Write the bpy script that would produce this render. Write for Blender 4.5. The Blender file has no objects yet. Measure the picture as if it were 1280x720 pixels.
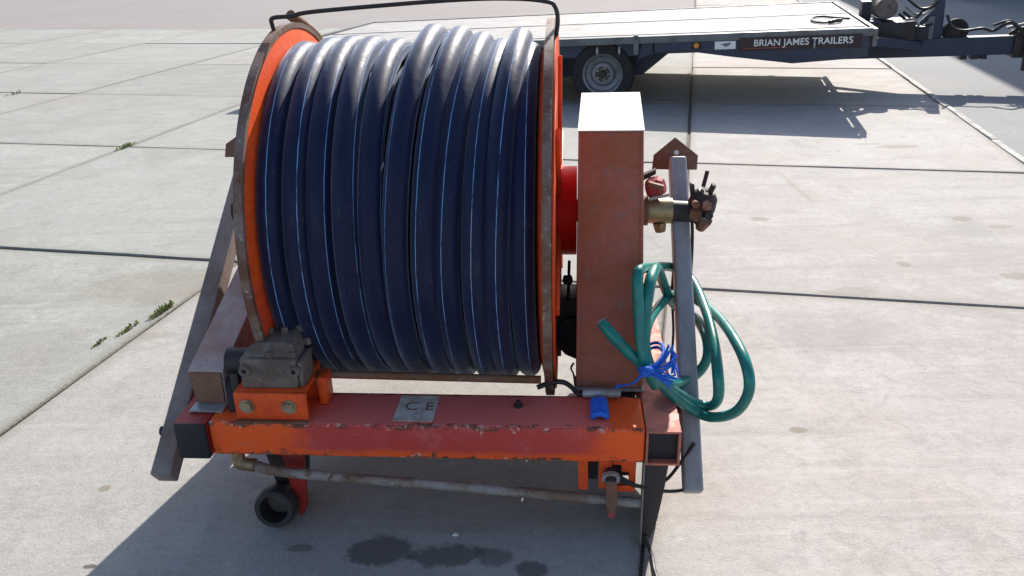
import bpy, bmesh, math, random
from mathutils import Vector, Matrix
random.seed(7)
sc = bpy.context.scene
COL = sc.collection
rad = math.radians

# ---------------------------------------------------------------- camera
F_PX, PITCH, ROLL, CAM_H = 1017.0, rad(23.46), rad(1.5), 1.35
fw = Vector((0, math.cos(PITCH), -math.sin(PITCH)))
up0 = Vector((0, math.sin(PITCH), math.cos(PITCH)))
rt0 = Vector((1, 0, 0))
rt = rt0 * math.cos(ROLL) - up0 * math.sin(ROLL)
up = up0 * math.cos(ROLL) + rt0 * math.sin(ROLL)
cam = bpy.data.cameras.new('camera')
cam.sensor_width = 36.0
cam.lens = F_PX / 1280.0 * 36.0
cam.clip_start = 0.05
cam.clip_end = 2000
camo = bpy.data.objects.new('camera', cam)
COL.objects.link(camo)
m = Matrix((rt, up, -fw)).transposed().to_4x4()
m.translation = (0, 0, CAM_H)
camo.matrix_world = m
sc.camera = camo

# ---------------------------------------------------------------- sky, sun, exposure
SUN_VEC = Vector((0.545, 1.34, 1.0)).normalized()      # towards the sun
EL = math.asin(SUN_VEC.z)
AZ = math.atan2(SUN_VEC.x, SUN_VEC.y)
w = bpy.data.worlds.new('World')
sc.world = w
w.use_nodes = True
nt = w.node_tree
nt.nodes.clear()
sky = nt.nodes.new('ShaderNodeTexSky')
sky.sky_type = 'NISHITA'
sky.sun_disc = False
sky.sun_elevation = EL
sky.sun_rotation = AZ
sky.air_density = 1.0
sky.dust_density = 1.4
bg = nt.nodes.new('ShaderNodeBackground')
bg.inputs['Strength'].default_value = 0.115
wo = nt.nodes.new('ShaderNodeOutputWorld')
nt.links.new(sky.outputs[0], bg.inputs[0])
nt.links.new(bg.outputs[0], wo.inputs[0])
sl = bpy.data.lights.new('sun', 'SUN')
sl.energy = 4.5
sl.angle = rad(0.5)
sl.color = (1.0, 0.955, 0.88)
so = bpy.data.objects.new('sun', sl)
so.rotation_euler = (-SUN_VEC).to_track_quat('-Z', 'Y').to_euler()
so.location = (5, 10, 12)
COL.objects.link(so)
sc.view_settings.view_transform = 'Standard'
sc.view_settings.look = 'None'
sc.view_settings.gamma = 1.0
sc.view_settings.use_curve_mapping = False
sc.view_settings.exposure = 0.83


# ---------------------------------------------------------------- materials
class NT:
    def __init__(s, name):
        s.m = bpy.data.materials.new(name)
        s.m.use_nodes = True
        s.t = s.m.node_tree
        s.b = s.t.nodes['Principled BSDF']

    def n(s, typ, **kw):
        nd = s.t.nodes.new(typ)
        for k, v in kw.items():
            setattr(nd, k, v)
        return nd

    def l(s, a, b):
        s.t.links.new(a, b)

    def val(s, sock, v):
        if hasattr(v, 'is_linked') or hasattr(v, 'links'):
            s.l(v, sock)
        else:
            sock.default_value = v

    def coord(s, kind='Object'):
        if kind == 'Position':
            return s.n('ShaderNodeNewGeometry').outputs['Position']
        return s.n('ShaderNodeTexCoord').outputs[kind]

    def mapping(s, vec, scale=(1, 1, 1), rot=(0, 0, 0), loc=(0, 0, 0)):
        mp = s.n('ShaderNodeMapping')
        s.l(vec, mp.inputs[0])
        mp.inputs['Scale'].default_value = scale
        mp.inputs['Rotation'].default_value = rot
        mp.inputs['Location'].default_value = loc
        return mp.outputs[0]

    def noise(s, vec, scale, detail=6, rough=0.6, dist=0.0):
        nz = s.n('ShaderNodeTexNoise')
        s.l(vec, nz.inputs['Vector'])
        nz.inputs['Scale'].default_value = scale
        nz.inputs['Detail'].default_value = detail
        nz.inputs['Roughness'].default_value = rough
        nz.inputs['Distortion'].default_value = dist
        return nz.outputs['Fac']

    def ramp(s, fac, lo, hi, a=0.0, b=1.0):
        r = s.n('ShaderNodeMapRange', interpolation_type='SMOOTHSTEP')
        s.l(fac, r.inputs['Value'])
        r.inputs['From Min'].default_value = lo
        r.inputs['From Max'].default_value = hi
        r.inputs['To Min'].default_value = a
        r.inputs['To Max'].default_value = b
        return r.outputs['Result']

    def mix(s, fac, a, b, blend='MIX'):
        mx = s.n('ShaderNodeMix', data_type='RGBA', blend_type=blend)
        s.val(mx.inputs[0], fac)
        s.val(mx.inputs[6], a if not isinstance(a, tuple) else (*a, 1))
        s.val(mx.inputs[7], b if not isinstance(b, tuple) else (*b, 1))
        return mx.outputs[2]

    def math(s, op, a, b=0.0, c=None):
        q = s.n('ShaderNodeMath', operation=op)
        s.val(q.inputs[0], a)
        s.val(q.inputs[1], b)
        if c is not None:
            s.val(q.inputs[2], c)
        return q.outputs[0]

    def bump(s, h, strength=0.3, dist=0.005):
        bp = s.n('ShaderNodeBump')
        s.l(h, bp.inputs['Height'])
        bp.inputs['Strength'].default_value = strength
        bp.inputs['Distance'].default_value = dist
        s.l(bp.outputs[0], s.b.inputs['Normal'])

    def out(s, col, rough=0.6, metal=0.0, spec=0.5):
        s.val(s.b.inputs['Base Color'], col if not isinstance(col, tuple) else (*col, 1))
        s.val(s.b.inputs['Roughness'], rough)
        s.b.inputs['Metallic'].default_value = metal
        s.b.inputs['Specular IOR Level'].default_value = spec
        return s.m


def worn(name, c, c2, scale=9, lo=.45, hi=.62, rough=.55, metal=0.0, bump=.2, c3=None, lo3=.6, hi3=.7, stretch=(1, 1, 1), spec=.4):
    """paint or metal c with patches of c2 (rust, dirt) and specks of c3"""
    q = NT(name)
    v = q.mapping(q.coord(), stretch)
    a = q.noise(v, scale, 8, .65)
    fine = q.noise(v, scale * 9, 4, .6)
    f = q.ramp(a, lo, hi)
    col = q.mix(f, c, c2)
    if c3:
        f3 = q.ramp(q.noise(v, scale * 3.3, 6, .7), lo3, hi3)
        col = q.mix(f3, col, c3)
    col = q.mix(q.ramp(fine, .25, .75, 0.0, .35), col, tuple(x * .55 for x in c2))
    q.bump(fine, bump, .002)
    r = q.ramp(a, lo, hi, rough, min(1, rough + .2))
    return q.out(col, r, metal, spec)


M = {}
M['orange'] = worn('orange_paint', (.86, .105, .016), (.66, .06, .02), 7, .42, .7, .45, c3=(.14, .05, .03), lo3=.66, hi3=.71, spec=.3)
M['red'] = worn('red_paint', (.40, .025, .018), (.26, .03, .02), 7, .45, .7, .5, c3=(.10, .03, .025), lo3=.6, hi3=.75)
M['brightred'] = worn('bright_red_paint', (.90, .012, .008), (.95, .012, .008), 5, .5, .7, .5, spec=.2)
M['rust'] = worn('rusty_brown_steel', (.21, .105, .070), (.17, .07, .03), 8, .4, .65, .65, c3=(.25, .20, .18), lo3=.6, hi3=.72)
M['guard'] = worn('brown_primer_sheet', (.46, .36, .335), (.38, .25, .21), 6, .42, .68, .55, c3=(.15, .075, .05), lo3=.62, hi3=.75)
M['cabinet'] = worn('brown_cabinet_sheet', (.38, .125, .088), (.33, .115, .06), 7, .38, .66, .55, bump=.12, spec=.2, c3=(.27, .15, .12), lo3=.56, hi3=.66)
M['rim'] = worn('rusty_rim_steel', (.22, .155, .13), (.15, .065, .04), 11, .42, .6, .5, metal=.0, c3=(.42, .40, .38), lo3=.58, hi3=.7)
M['castiron'] = worn('dirty_cast_metal', (.20, .16, .14), (.12, .085, .07), 14, .4, .62, .6, c3=(.26, .23, .20), lo3=.6, hi3=.75, bump=.6)
M['greytube'] = worn('grey_steel_tube', (.33, .33, .34), (.25, .22, .20), 6, .45, .75, .45, stretch=(1, .35, .35), c3=(.07, .045, .035), lo3=.66, hi3=.78)
M['browntube'] = worn('brown_steel_tube', (.27, .22, .20), (.19, .14, .12), 6, .42, .7, .5, c3=(.17, .17, .19), lo3=.55, hi3=.7)
M['galv'] = worn('galvanised_pipe', (.42, .41, .42), (.22, .16, .12), 7, .5, .72, .45, metal=.35, c3=(.2, .11, .06), lo3=.6, hi3=.72)
M['oldpipe'] = worn('rusty_galvanised_pipe', (.33, .30, .28), (.20, .13, .09), 11, .40, .60, .55, c3=(.14, .07, .04), lo3=.56, hi3=.64)
M['brass'] = worn('old_brass', (.38, .29, .16), (.18, .11, .06), 9, .45, .65, .4, metal=.5)
M['black'] = worn('black_plastic', (.012, .013, .022), (.02, .02, .025), 6, .45, .7, .5)
M['dark'] = worn('dark_oily_steel', (.03, .027, .03), (.05, .03, .025), 8, .45, .65, .55, c3=(.09, .05, .035), lo3=.62, hi3=.75)
M['steel'] = worn('zinc_bolt', (.45, .38, .25), (.25, .17, .10), 40, .45, .65, .45, metal=.6)
M['twine'] = worn('blue_twine', (.02, .19, .80), (.02, .12, .60), 90, .4, .6, .6, bump=.8)
M['rubber'] = worn('rubber', (.018, .018, .02), (.03, .028, .026), 8, .4, .7, .75)
M['bluegrey'] = worn('trailer_blue_grey', (.030, .040, .075), (.045, .05, .07), 3, .4, .7, .5, bump=.05)
M['fascia'] = worn('trailer_grey_rail', (.16, .17, .18), (.11, .11, .115), 5, .4, .7, .5, bump=.05, metal=.2)
M['rimgrey'] = worn('wheel_rim_grey', (.20, .20, .215), (.12, .12, .13), 12, .45, .7, .45, metal=.4)
M['maroon'] = worn('dark_maroon_panel', (.030, .014, .020), (.02, .012, .016), 6, .4, .7, .4)
M['white'] = worn('white_print', (.78, .78, .76), (.6, .6, .58), 12, .5, .8, .5, bump=.02)
M['amber'] = worn('amber_lens', (.75, .24, .02), (.6, .16, .02), 12, .5, .8, .3, bump=.02)
M['plate'] = worn('scratched_aluminium_plate', (.68, .60, .52), (.48, .37, .30), 30, .42, .62, .55, metal=0, c3=(.55, .53, .5), lo3=.58, hi3=.7)
M['cable'] = worn('black_cable', (.015, .014, .014), (.03, .025, .02), 20, .45, .7, .5)
M['wall'] = worn('building_sheet', (.32, .33, .33), (.27, .27, .26), 2, .4, .7, .6)
M['roof'] = worn('building_roof', (.14, .12, .11), (.11, .10, .09), 2, .4, .7, .7)
M['leaf'] = worn('weed_green', (.19, .27, .06), (.27, .27, .10), 40, .4, .6, .6, bump=.1)
M['redvalve'] = worn('faded_red_valve', (.42, .05, .06), (.30, .06, .05), 25, .4, .6, .45)
M['pink'] = worn('copper_part', (.42, .22, .16), (.25, .10, .06), 30, .4, .6, .5, metal=.3)
M['lid'] = worn('pale_lid', (.50, .48, .45), (.42, .38, .34), 5, .45, .7, .55, bump=.05)  # paler than the brown cabinet sheet
M['railpaint'] = worn('worn_rail_paint', (.62, .17, .11), (.36, .13, .10), 12, .42, .6, .55, c3=(.20, .09, .06), lo3=.6, hi3=.66)
M['edging'] = worn('pale_edging_concrete', (.46, .44, .41), (.34, .32, .29), 8, .4, .7, .8)


def mat_beam():
    q = NT('beam_paint')
    c = q.coord()
    sx = q.n('ShaderNodeSeparateXYZ')
    q.l(c, sx.inputs[0])
    a = q.noise(c, 6, 8, .65)
    fine = q.noise(c, 60, 5, .65)
    endl = q.ramp(q.math('ADD', sx.outputs[0], q.math('MULTIPLY', a, .35)), -.33, -.21)     # orange left
    endr = q.ramp(q.math('ADD', sx.outputs[0], q.math('MULTIPLY', a, .30)), .41, .30)       # orange right
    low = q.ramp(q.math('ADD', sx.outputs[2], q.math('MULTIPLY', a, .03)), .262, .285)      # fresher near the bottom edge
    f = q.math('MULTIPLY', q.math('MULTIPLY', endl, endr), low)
    col = q.mix(f, (.86, .105, .016), (.50, .055, .048))
    dust = q.ramp(q.noise(c, 11, 7, .7), .50, .72, 0, .30)
    col = q.mix(q.math('MULTIPLY', dust, f), col, (.56, .28, .25))
    rust = q.ramp(q.noise(q.mapping(c, (1, 2.2, 2.2)), 9, 8, .7), .62, .74)
    col = q.mix(rust, col, (.17, .06, .04))
    top_light = q.ramp(sx.outputs[2], .3285, .3298, 0, .62)  # top face painted lighter to stand in for skylight it lacks
    col = q.mix(q.math('MULTIPLY', top_light, f), col, (.90, .22, .17))
    # chipped paint with sharp outlines, thickest along the long edges
    chipn = q.noise(q.mapping(c, (1, 1.6, 1.6)), 28, 8, .78)
    ez = q.math('MINIMUM', q.math('ABSOLUTE', q.math('SUBTRACT', sx.outputs[2], .330)), q.math('ABSOLUTE', q.math('SUBTRACT', sx.outputs[2], .240)))
    ey = q.math('MINIMUM', q.math('ABSOLUTE', q.math('ADD', sx.outputs[1], .530)), q.math('ABSOLUTE', q.math('ADD', sx.outputs[1], .385)))
    edge = q.ramp(q.math('ADD', ez, ey), .026, .0, 0, .17)
    chip = q.ramp(q.math('ADD', chipn, edge), .655, .675)
    col = q.mix(chip, col, (.15, .055, .035))
    chip2 = q.ramp(q.math('ADD', q.noise(q.mapping(c, loc=(4, 1, 2)), 40, 8, .75), q.math('MULTIPLY', edge, .8)), .68, .70)
    col = q.mix(chip2, col, (.62, .36, .30))
    scr = q.ramp(q.noise(q.mapping(c, (2, 60, 60), (0, 0, .12)), 3, 5, .6), .66, .70, 0, .6)
    col = q.mix(scr, col, (.40, .20, .17))
    q.bump(q.math('SUBTRACT', q.math('MULTIPLY', fine, .4), chip), .35, .002)
    return q.out(col, q.ramp(a, .3, .7, .42, .65), 0, .3)


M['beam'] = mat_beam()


def mat_hose():
    q = NT('black_hose_with_blue_stripes')
    uv = q.coord('UV')
    sx = q.n('ShaderNodeSeparateXYZ')
    q.l(uv, sx.inputs[0])
    obj = q.coord()
    fr = q.math('FRACT', q.math('MULTIPLY', q.math('ADD', sx.outputs[1], q.math('MULTIPLY', sx.outputs[0], .011)), 3.0))
    d = q.math('ABSOLUTE', q.math('SUBTRACT', fr, .5))
    wear = q.ramp(q.noise(obj, 14, 5, .7), .30, .55)
    stripe = q.math('MULTIPLY', q.ramp(d, .019, .008), wear)
    dust = q.ramp(q.noise(obj, 6, 7, .65), .38, .75)
    col = q.mix(q.math('MULTIPLY', dust, .5), (.0022, .006, .036), (.012, .019, .046))
    col = q.mix(stripe, col, (.20, .38, .68))
    scuff = q.ramp(q.noise(q.mapping(obj, (6, 1, 1)), 16, 6, .72), .60, .72, 0, .55)
    col = q.mix(q.math('MULTIPLY', scuff, .6), col, (.12, .125, .14))
    fine = q.noise(obj, 45, 5, .6)
    q.bump(q.math('ADD', fine, q.math('MULTIPLY', q.noise(obj, 9, 3, .5), 2.0)), .16, .003)
    return q.out(col, q.ramp(fine, .3, .7, .40, .58), 0, .22)


M['hose'] = mat_hose()
hb_ = M['hose'].node_tree.nodes['Principled BSDF']      # fine dry dust over the whole hose
hb_.inputs['Sheen Weight'].default_value = .32
hb_.inputs['Sheen Roughness'].default_value = .45
hb_.inputs['Sheen Tint'].default_value = (.72, .80, 1.0, 1)


def mat_green():
    q = NT('teal_garden_hose')
    uv = q.coord('UV')
    fine = q.noise(q.coord(), 30, 5, .6)
    col = q.mix(q.ramp(fine, .3, .7), (.003, .20, .165), (.006, .13, .115))
    dirt = q.ramp(q.noise(q.coord(), 12, 7, .7), .52, .70, 0, .45)
    col = q.mix(dirt, col, (.10, .13, .11))
    return q.out(col, q.ramp(fine, .3, .7, .24, .42), 0, .5)


M['green'] = mat_green()


def mat_slab(spots):
    q = NT('cast_concrete')
    p = q.coord('Position')
    oi = q.n('ShaderNodeObjectInfo').outputs['Random']
    big = q.noise(p, .55, 4, .6)
    mid = q.noise(p, 3.2, 8, .72)
    fine = q.noise(p, 30, 7, .78)
    grit = q.noise(p, 170, 3, .7)
    col = q.mix(q.ramp(big, .33, .68), (.335, .322, .305), (.42, .412, .395))
    col = q.mix(q.ramp(mid, .44, .66, 0, .75), col, (.47, .46, .445))
    pink = q.ramp(q.noise(q.mapping(p, loc=(3, 7, 0)), .9, 5, .6), .50, .66, 0, .6)
    col = q.mix(pink, col, (.40, .345, .318))
    # driving streaks and broom marks
    st = q.noise(q.mapping(p, (.55, 5.5, 1), (0, 0, rad(-38))), 1.6, 7, .68)
    col = q.mix(q.ramp(st, .52, .66, 0, .42), col, (.27, .262, .25))
    st2 = q.noise(q.mapping(p, (.35, 9.0, 1), (0, 0, rad(12.5))), 2.6, 6, .66)
    col = q.mix(q.ramp(st2, .53, .68, 0, .38), col, (.49, .48, .465))
    # trodden grey patches
    dk = q.ramp(q.noise(q.mapping(p, loc=(11, 2, 0)), 1.35, 8, .68, .4), .56, .70, 0, .45)
    col = q.mix(dk, col, (.235, .228, .215))
    # worn cement skin: sharper edged pale and dark flakes
    fl = q.ramp(q.noise(q.mapping(p, loc=(5, 9, 0)), 5, 9, .78), .54, .59, 0, .36)
    col = q.mix(fl, col, (.26, .25, .235))
    # dirt washed into the slab edges
    oc = q.n('ShaderNodeTexCoord').outputs['Object']
    ab = q.n('ShaderNodeVectorMath', operation='ABSOLUTE')
    q.l(oc, ab.inputs[0])
    se = q.n('ShaderNodeSeparateXYZ')
    q.l(ab.outputs[0], se.inputs[0])
    ed = q.math('MAXIMUM', se.outputs[0], se.outputs[1])
    edn = q.math('ADD', ed, q.math('MULTIPLY', q.math('SUBTRACT', mid, .5), .16))
    col = q.mix(q.ramp(edn, .935, 1.0, 0, .70), col, (.24, .22, .185))
    col = q.mix(q.ramp(q.math('ADD', ed, q.math('MULTIPLY', q.math('SUBTRACT', fine, .5), .035)), .986, .996, 0, .8), col, (.10, .09, .07))
    # a few hairline cracks
    wv = q.n('ShaderNodeVectorMath', operation='ADD')
    nz = q.n('ShaderNodeTexNoise')
    q.l(p, nz.inputs['Vector'])
    nz.inputs['Scale'].default_value = 2.3
    nz.inputs['Detail'].default_value = 7
    sc_ = q.n('ShaderNodeVectorMath', operation='SCALE')
    q.l(nz.outputs['Color'], sc_.inputs[0])
    sc_.inputs['Scale'].default_value = .55
    q.l(p, wv.inputs[0])
    q.l(sc_.outputs[0], wv.inputs[1])
    vo = q.n('ShaderNodeTexVoronoi', feature='DISTANCE_TO_EDGE', voronoi_dimensions='2D')
    q.l(wv.outputs[0], vo.inputs['Vector'])
    vo.inputs['Scale'].default_value = .62
    crk = q.math('MULTIPLY', q.ramp(vo.outputs['Distance'], .0030, .0012), q.ramp(big, .52, .58, 0, .22))
    col = q.mix(crk, col, (.11, .10, .09))
    # per slab tone
    col = q.mix(q.ramp(oi, 0, 1, 0, .24), col, (.27, .262, .25))
    # specks
    sp = q.ramp(q.noise(p, 16, 6, .8), .665, .70, 0, .6)
    col = q.mix(sp, col, (.15, .14, .13))
    col = q.mix(q.ramp(fine, .42, .68, 0, .42), col, (.24, .232, .22))
    col = q.mix(q.ramp(grit, .48, .70, 0, .35), col, (.54, .53, .51))
    col = q.mix(1.0, col, q.n('ShaderNodeObjectInfo').outputs['Color'], 'MULTIPLY')
    # oil spots: centre x, y, radius x, radius y, rotation, strength, colour
    if spots:
        warp = q.math('ADD', q.math('MULTIPLY', q.noise(p, 9, 5, .7), .45), q.math('MULTIPLY', q.noise(p, 34, 6, .75), .55))
    for (cx, cy, rx, ry, ro, stg) in spots:
        v = q.mapping(p, (1, 1, 0), (0, 0, 0), (-cx, -cy, 0))
        v = q.mapping(v, (1 / rx, 1 / ry, 0), (0, 0, rad(-ro)))
        # rotate first then scale: a mapping node scales before it rotates, so two steps
        ln = q.n('ShaderNodeVectorMath', operation='LENGTH')
        q.l(v, ln.inputs[0])
        dd = q.math('ADD', ln.outputs['Value'], q.math('MULTIPLY', q.math('SUBTRACT', warp, .5), 2.4))
        f = q.ramp(dd, 1.15, .72, 0, stg)
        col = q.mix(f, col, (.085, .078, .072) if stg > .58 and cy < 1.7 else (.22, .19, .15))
    h = q.math('ADD', q.math('MULTIPLY', fine, .6), q.math('MULTIPLY', grit, .4))
    q.bump(h, .6, .006)
    return q.out(col, .88, 0, .25)


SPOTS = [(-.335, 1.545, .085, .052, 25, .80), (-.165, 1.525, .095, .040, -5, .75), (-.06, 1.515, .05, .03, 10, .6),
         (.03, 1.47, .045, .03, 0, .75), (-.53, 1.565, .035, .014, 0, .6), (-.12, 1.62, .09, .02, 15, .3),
         (.83, 2.01, .028, .018, -10, .8), (1.26, 3.90, .05, .03, 0, .6), (1.70, 3.26, .03, .03, 0, .6),
         (2.25, 3.83, .05, .04, 0, .55), (2.09, 3.10, .06, .04, -30, .55), (2.37, 3.70, .07, .03, 0, .45),
         (1.36, 2.98, .12, .05, -10, .40), (2.57, 5.30, .14, .05, -15, .5), (2.42, 5.39, .10, .03, -15, .4),
         (-1.12, 1.82, .016, .016, 0, .85), (-1.02, 1.52, .018, .008, 0, .85), (-1.49, 3.25, .36, .20, -10, .50),
         (-1.36, 2.75, .10, .03, 0, .35), (1.62, 4.45, .02, .35, 14, .28), (.02, 1.75, .10, .05, 0, .25)]

M['slab'] = mat_slab([])


def mat_ground(name, a, b, c, scale=1.0, brick=False):
    q = NT(name)
    p = q.coord('Position')
    n1 = q.noise(p, .5 * scale, 7, .62)
    n2 = q.noise(p, 22 * scale, 6, .7)
    col = q.mix(q.ramp(n1, .35, .66), a, b)
    col = q.mix(q.ramp(n2, .42, .72, 0, .6), col, c)
    if brick:
        bt = q.n('ShaderNodeTexBrick')
        q.l(q.mapping(p, (1, 1, 1), (0, 0, rad(12.5))), bt.inputs['Vector'])
        bt.inputs['Scale'].default_value = 1.0
        bt.inputs['Brick Width'].default_value = .21
        bt.inputs['Row Height'].default_value = .105
        bt.inputs['Mortar Size'].default_value = .006
        bt.inputs['Color1'].default_value = (.27, .235, .225, 1)
        bt.inputs['Color2'].default_value = (.23, .205, .20, 1)
        bt.inputs['Mortar'].default_value = (.22, .2, .18, 1)
        col = q.mix(.6, col, bt.outputs['Color'])
    q.bump(n2, .4, .006)
    return q.out(col, .9, 0, .25)


M['soil'] = mat_ground('joint_soil', (.10, .09, .075), (.15, .135, .115), (.06, .065, .04), 3)
M['brickpave'] = mat_ground('brick_paving', (.25, .228, .22), (.29, .262, .252), (.20, .187, .182), 1, True)
M['asphalt'] = mat_ground('grey_apron_concrete', (.25, .245, .24), (.29, .283, .275), (.205, .20, .195), 1)


def mat_deck():
    q = NT('worn_deck_panels')
    c = q.coord()
    n = q.noise(q.mapping(c, (1, 6, 1)), 2.2, 7, .66)
    s = q.noise(q.mapping(c, (.7, 16, 1)), 5, 6, .7)
    col = q.mix(q.ramp(n, .4, .68), (.42, .405, .39), (.32, .295, .28))
    col = q.mix(q.ramp(s, .50, .64, 0, .85), col, (.17, .15, .14))
    blot = q.ramp(q.noise(q.mapping(c, (1, 2, 1)), 9, 8, .75), .56, .64, 0, .5)
    col = q.mix(blot, col, (.20, .17, .155))
    q.bump(s, .3, .004)
    return q.out(col, .75, 0, .2)


M['deck'] = mat_deck()


# ---------------------------------------------------------------- mesh helpers
class MB:
    def __init__(s):
        s.v, s.f, s.uv = [], [], None

    def add(s, vs, fs):
        o = len(s.v)
        s.v += [tuple(x) for x in vs]
        s.f += [tuple(i + o for i in f) for f in fs]
        return s

    def hexa(s, p):      # 8 corners: bottom ring 0-3, top ring 4-7
        return s.add(p, [(3, 2, 1, 0), (4, 5, 6, 7), (0, 1, 5, 4), (1, 2, 6, 5), (2, 3, 7, 6), (3, 0, 4, 7)])

    def box(s, lo, hi, mat=None):
        (a, b, c), (d, e, f) = lo, hi
        p = [(a, b, c), (d, b, c), (d, e, c), (a, e, c), (a, b, f), (d, b, f), (d, e, f), (a, e, f)]
        if mat is not None:
            p = [mat @ Vector(x) for x in p]
        return s.hexa(p)

    def bar(s, p0, p1, wx, wz, side=(1, 0, 0)):
        """square bar from p0 to p1; wx across `side`, wz across the third axis"""
        p0, p1 = Vector(p0), Vector(p1)
        d = (p1 - p0).normalized()
        sd = Vector(side)
        sd = (sd - d * sd.dot(d)).normalized()
        t = d.cross(sd)
        q = []
        for p in (p0, p1):
            for a, b in ((-1, -1), (1, -1), (1, 1), (-1, 1)):
                q.append(p + sd * a * wx / 2 + t * b * wz / 2)
        return s.hexa(q)

    def prism(s, poly, axis, a, b):
        """polygon in the two other axes, extruded along axis from a to b"""
        def mk(u, v, w_):
            return {'x': (w_, u, v), 'y': (u, w_, v), 'z': (u, v, w_)}[axis]
        n = len(poly)
        vs = [mk(u, v, a) for u, v in poly] + [mk(u, v, b) for u, v in poly]
        fs = [tuple(range(n))[::-1], tuple(range(n, 2 * n))] + [(i, (i + 1) % n, n + (i + 1) % n, n + i) for i in range(n)]
        return s.add(vs, fs)

    def cyl(s, p0, p1, r0, r1=None, n=20, cap=True):
        r1 = r0 if r1 is None else r1
        p0, p1 = Vector(p0), Vector(p1)
        d = (p1 - p0).normalized()
        a = d.orthogonal().normalized()
        b = d.cross(a)
        vs = []
        for p, r in ((p0, r0), (p1, r1)):
            for i in range(n):
                t = 2 * math.pi * i / n
                vs.append(p + a * r * math.cos(t) + b * r * math.sin(t))
        fs = [(i, (i + 1) % n, n + (i + 1) % n, n + i) for i in range(n)]
        if cap:
            fs += [tuple(range(n))[::-1], tuple(range(n, 2 * n))]
        return s.add(vs, fs)

    def lathe(s, prof, p0, d, n=48, closed=True):
        """closed profile (h along d, r) revolved about the line p0 + h d"""
        p0, d = Vector(p0), Vector(d).normalized()
        a = d.orthogonal().normalized()
        b = d.cross(a)
        k = len(prof)
        vs, fs = [], []
        for i in range(n):
            t = 2 * math.pi * i / n
            for h, r in prof:
                vs.append(p0 + d * h + (a * math.cos(t) + b * math.sin(t)) * r)
        for i in range(n):
            j = (i + 1) % n
            for q in range(k if closed else k - 1):
                q2 = (q + 1) % k
                fs.append((i * k + q, i * k + q2, j * k + q2, j * k + q))
        return s.add(vs, fs)

    def tube(s, pts, r, n=10, cap=True, inner=None):
        pts = [Vector(p) for p in pts]
        k = len(pts)
        tan = []
        for i in range(k):
            t = pts[min(i + 1, k - 1)] - pts[max(i - 1, 0)]
            tan.append(t.normalized())
        a = tan[0].orthogonal().normalized()
        vs, us = [], []
        run = 0.0
        for i in range(k):
            a = (a - tan[i] * a.dot(tan[i])).normalized()
            b = tan[i].cross(a)
            if i:
                run += (pts[i] - pts[i - 1]).length
            rr = r[i] if isinstance(r, (list, tuple)) else r
            for q in range(n):
                t = 2 * math.pi * q / n
                vs.append(pts[i] + a * rr * math.cos(t) + b * rr * math.sin(t))
            us.append(run)
        o = len(s.f)
        fs, uvs = [], []
        for i in range(k - 1):
            for q in range(n):
                fs.append((i * n + q, i * n + (q + 1) % n, (i + 1) * n + (q + 1) % n, (i + 1) * n + q))
                uvs.append(((us[i], q / n), (us[i], (q + 1) / n), (us[i + 1], (q + 1) / n), (us[i + 1], q / n)))
        if cap:
            fs += [tuple(range(n))[::-1], tuple(range((k - 1) * n, k * n))]
            uvs += [tuple((0, 0.02) for _ in range(n))] * 2
        s.add(vs, fs)
        s.uv = (s.uv or []) + uvs
        return s

    def build(s, name, mat, parent=None, smooth=False, bevel=0.0, seg=2, angle=38):
        me = bpy.data.meshes.new(name)
        me.from_pydata(s.v, [], s.f)
        if s.uv and len(s.uv) == len(s.f):
            ul = me.uv_layers.new(name='UVMap')
            i = 0
            for fuv in s.uv:
                for c in fuv:
                    ul.data[i].uv = c
                    i += 1
        if not s.uv:
            bm = bmesh.new()
            bm.from_mesh(me)
            bmesh.ops.recalc_face_normals(bm, faces=bm.faces)
            if bevel:
                ed = [e for e in bm.edges if len(e.link_faces) == 2 and e.calc_face_angle(0) > rad(30)]
                bmesh.ops.bevel(bm, geom=ed, offset=bevel, segments=seg, affect='EDGES', profile=.6, clamp_overlap=True)
            bm.to_mesh(me)
            bm.free()
        me.materials.append(M[mat] if isinstance(mat, str) else mat)
        if smooth or bevel:
            me.polygons.foreach_set('use_smooth', [True] * len(me.polygons))
            me.set_sharp_from_angle(angle=rad(angle))
        me.update()
        o = bpy.data.objects.new(name, me)
        COL.objects.link(o)
        if parent is not None:
            o.parent = parent
        return o


def empty(name, loc=(0, 0, 0), rot=(0, 0, 0)):
    o = bpy.data.objects.new(name, None)
    o.location = loc
    o.rotation_euler = rot
    o.empty_display_size = .1
    COL.objects.link(o)
    return o


def tag(o, label, cat, group=None):
    o['label'] = label
    o['category'] = cat
    if group:
        o['group'] = group
    return o


def struct(o):
    o['kind'] = 'structure'
    return o


def lerp_(a, b, t):
    return a + (b - a) * t


def spline(pts, sub=8):
    """Catmull-Rom through pts"""
    P = [Vector(p) for p in pts]
    P = [P[0] * 2 - P[1]] + P + [P[-1] * 2 - P[-2]]
    out = []
    for i in range(1, len(P) - 2):
        a, b, c, d = P[i - 1:i + 3]
        for k in range(sub):
            t = k / sub
            out.append(.5 * ((2 * b) + (c - a) * t + (2 * a - 5 * b + 4 * c - d) * t * t + (3 * b - a - 3 * c + d) * t ** 3))
    out.append(P[-2])
    return out


def text_mesh(name, curve, parent, loc, rot, mat):
    o = bpy.data.objects.new(name, curve)
    COL.objects.link(o)
    dg = bpy.context.evaluated_depsgraph_get()
    me = bpy.data.meshes.new_from_object(o.evaluated_get(dg))
    bpy.data.objects.remove(o)
    me.name = name
    me.materials.clear()
    me.materials.append(M[mat])
    q = bpy.data.objects.new(name, me)
    COL.objects.link(q)
    q.parent = parent
    q.location = loc
    q.rotation_euler = rot
    return q


# ================================================================= the setting
YARD = rad(-12.51)
cy, sy = math.cos(YARD), math.sin(YARD)


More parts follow.
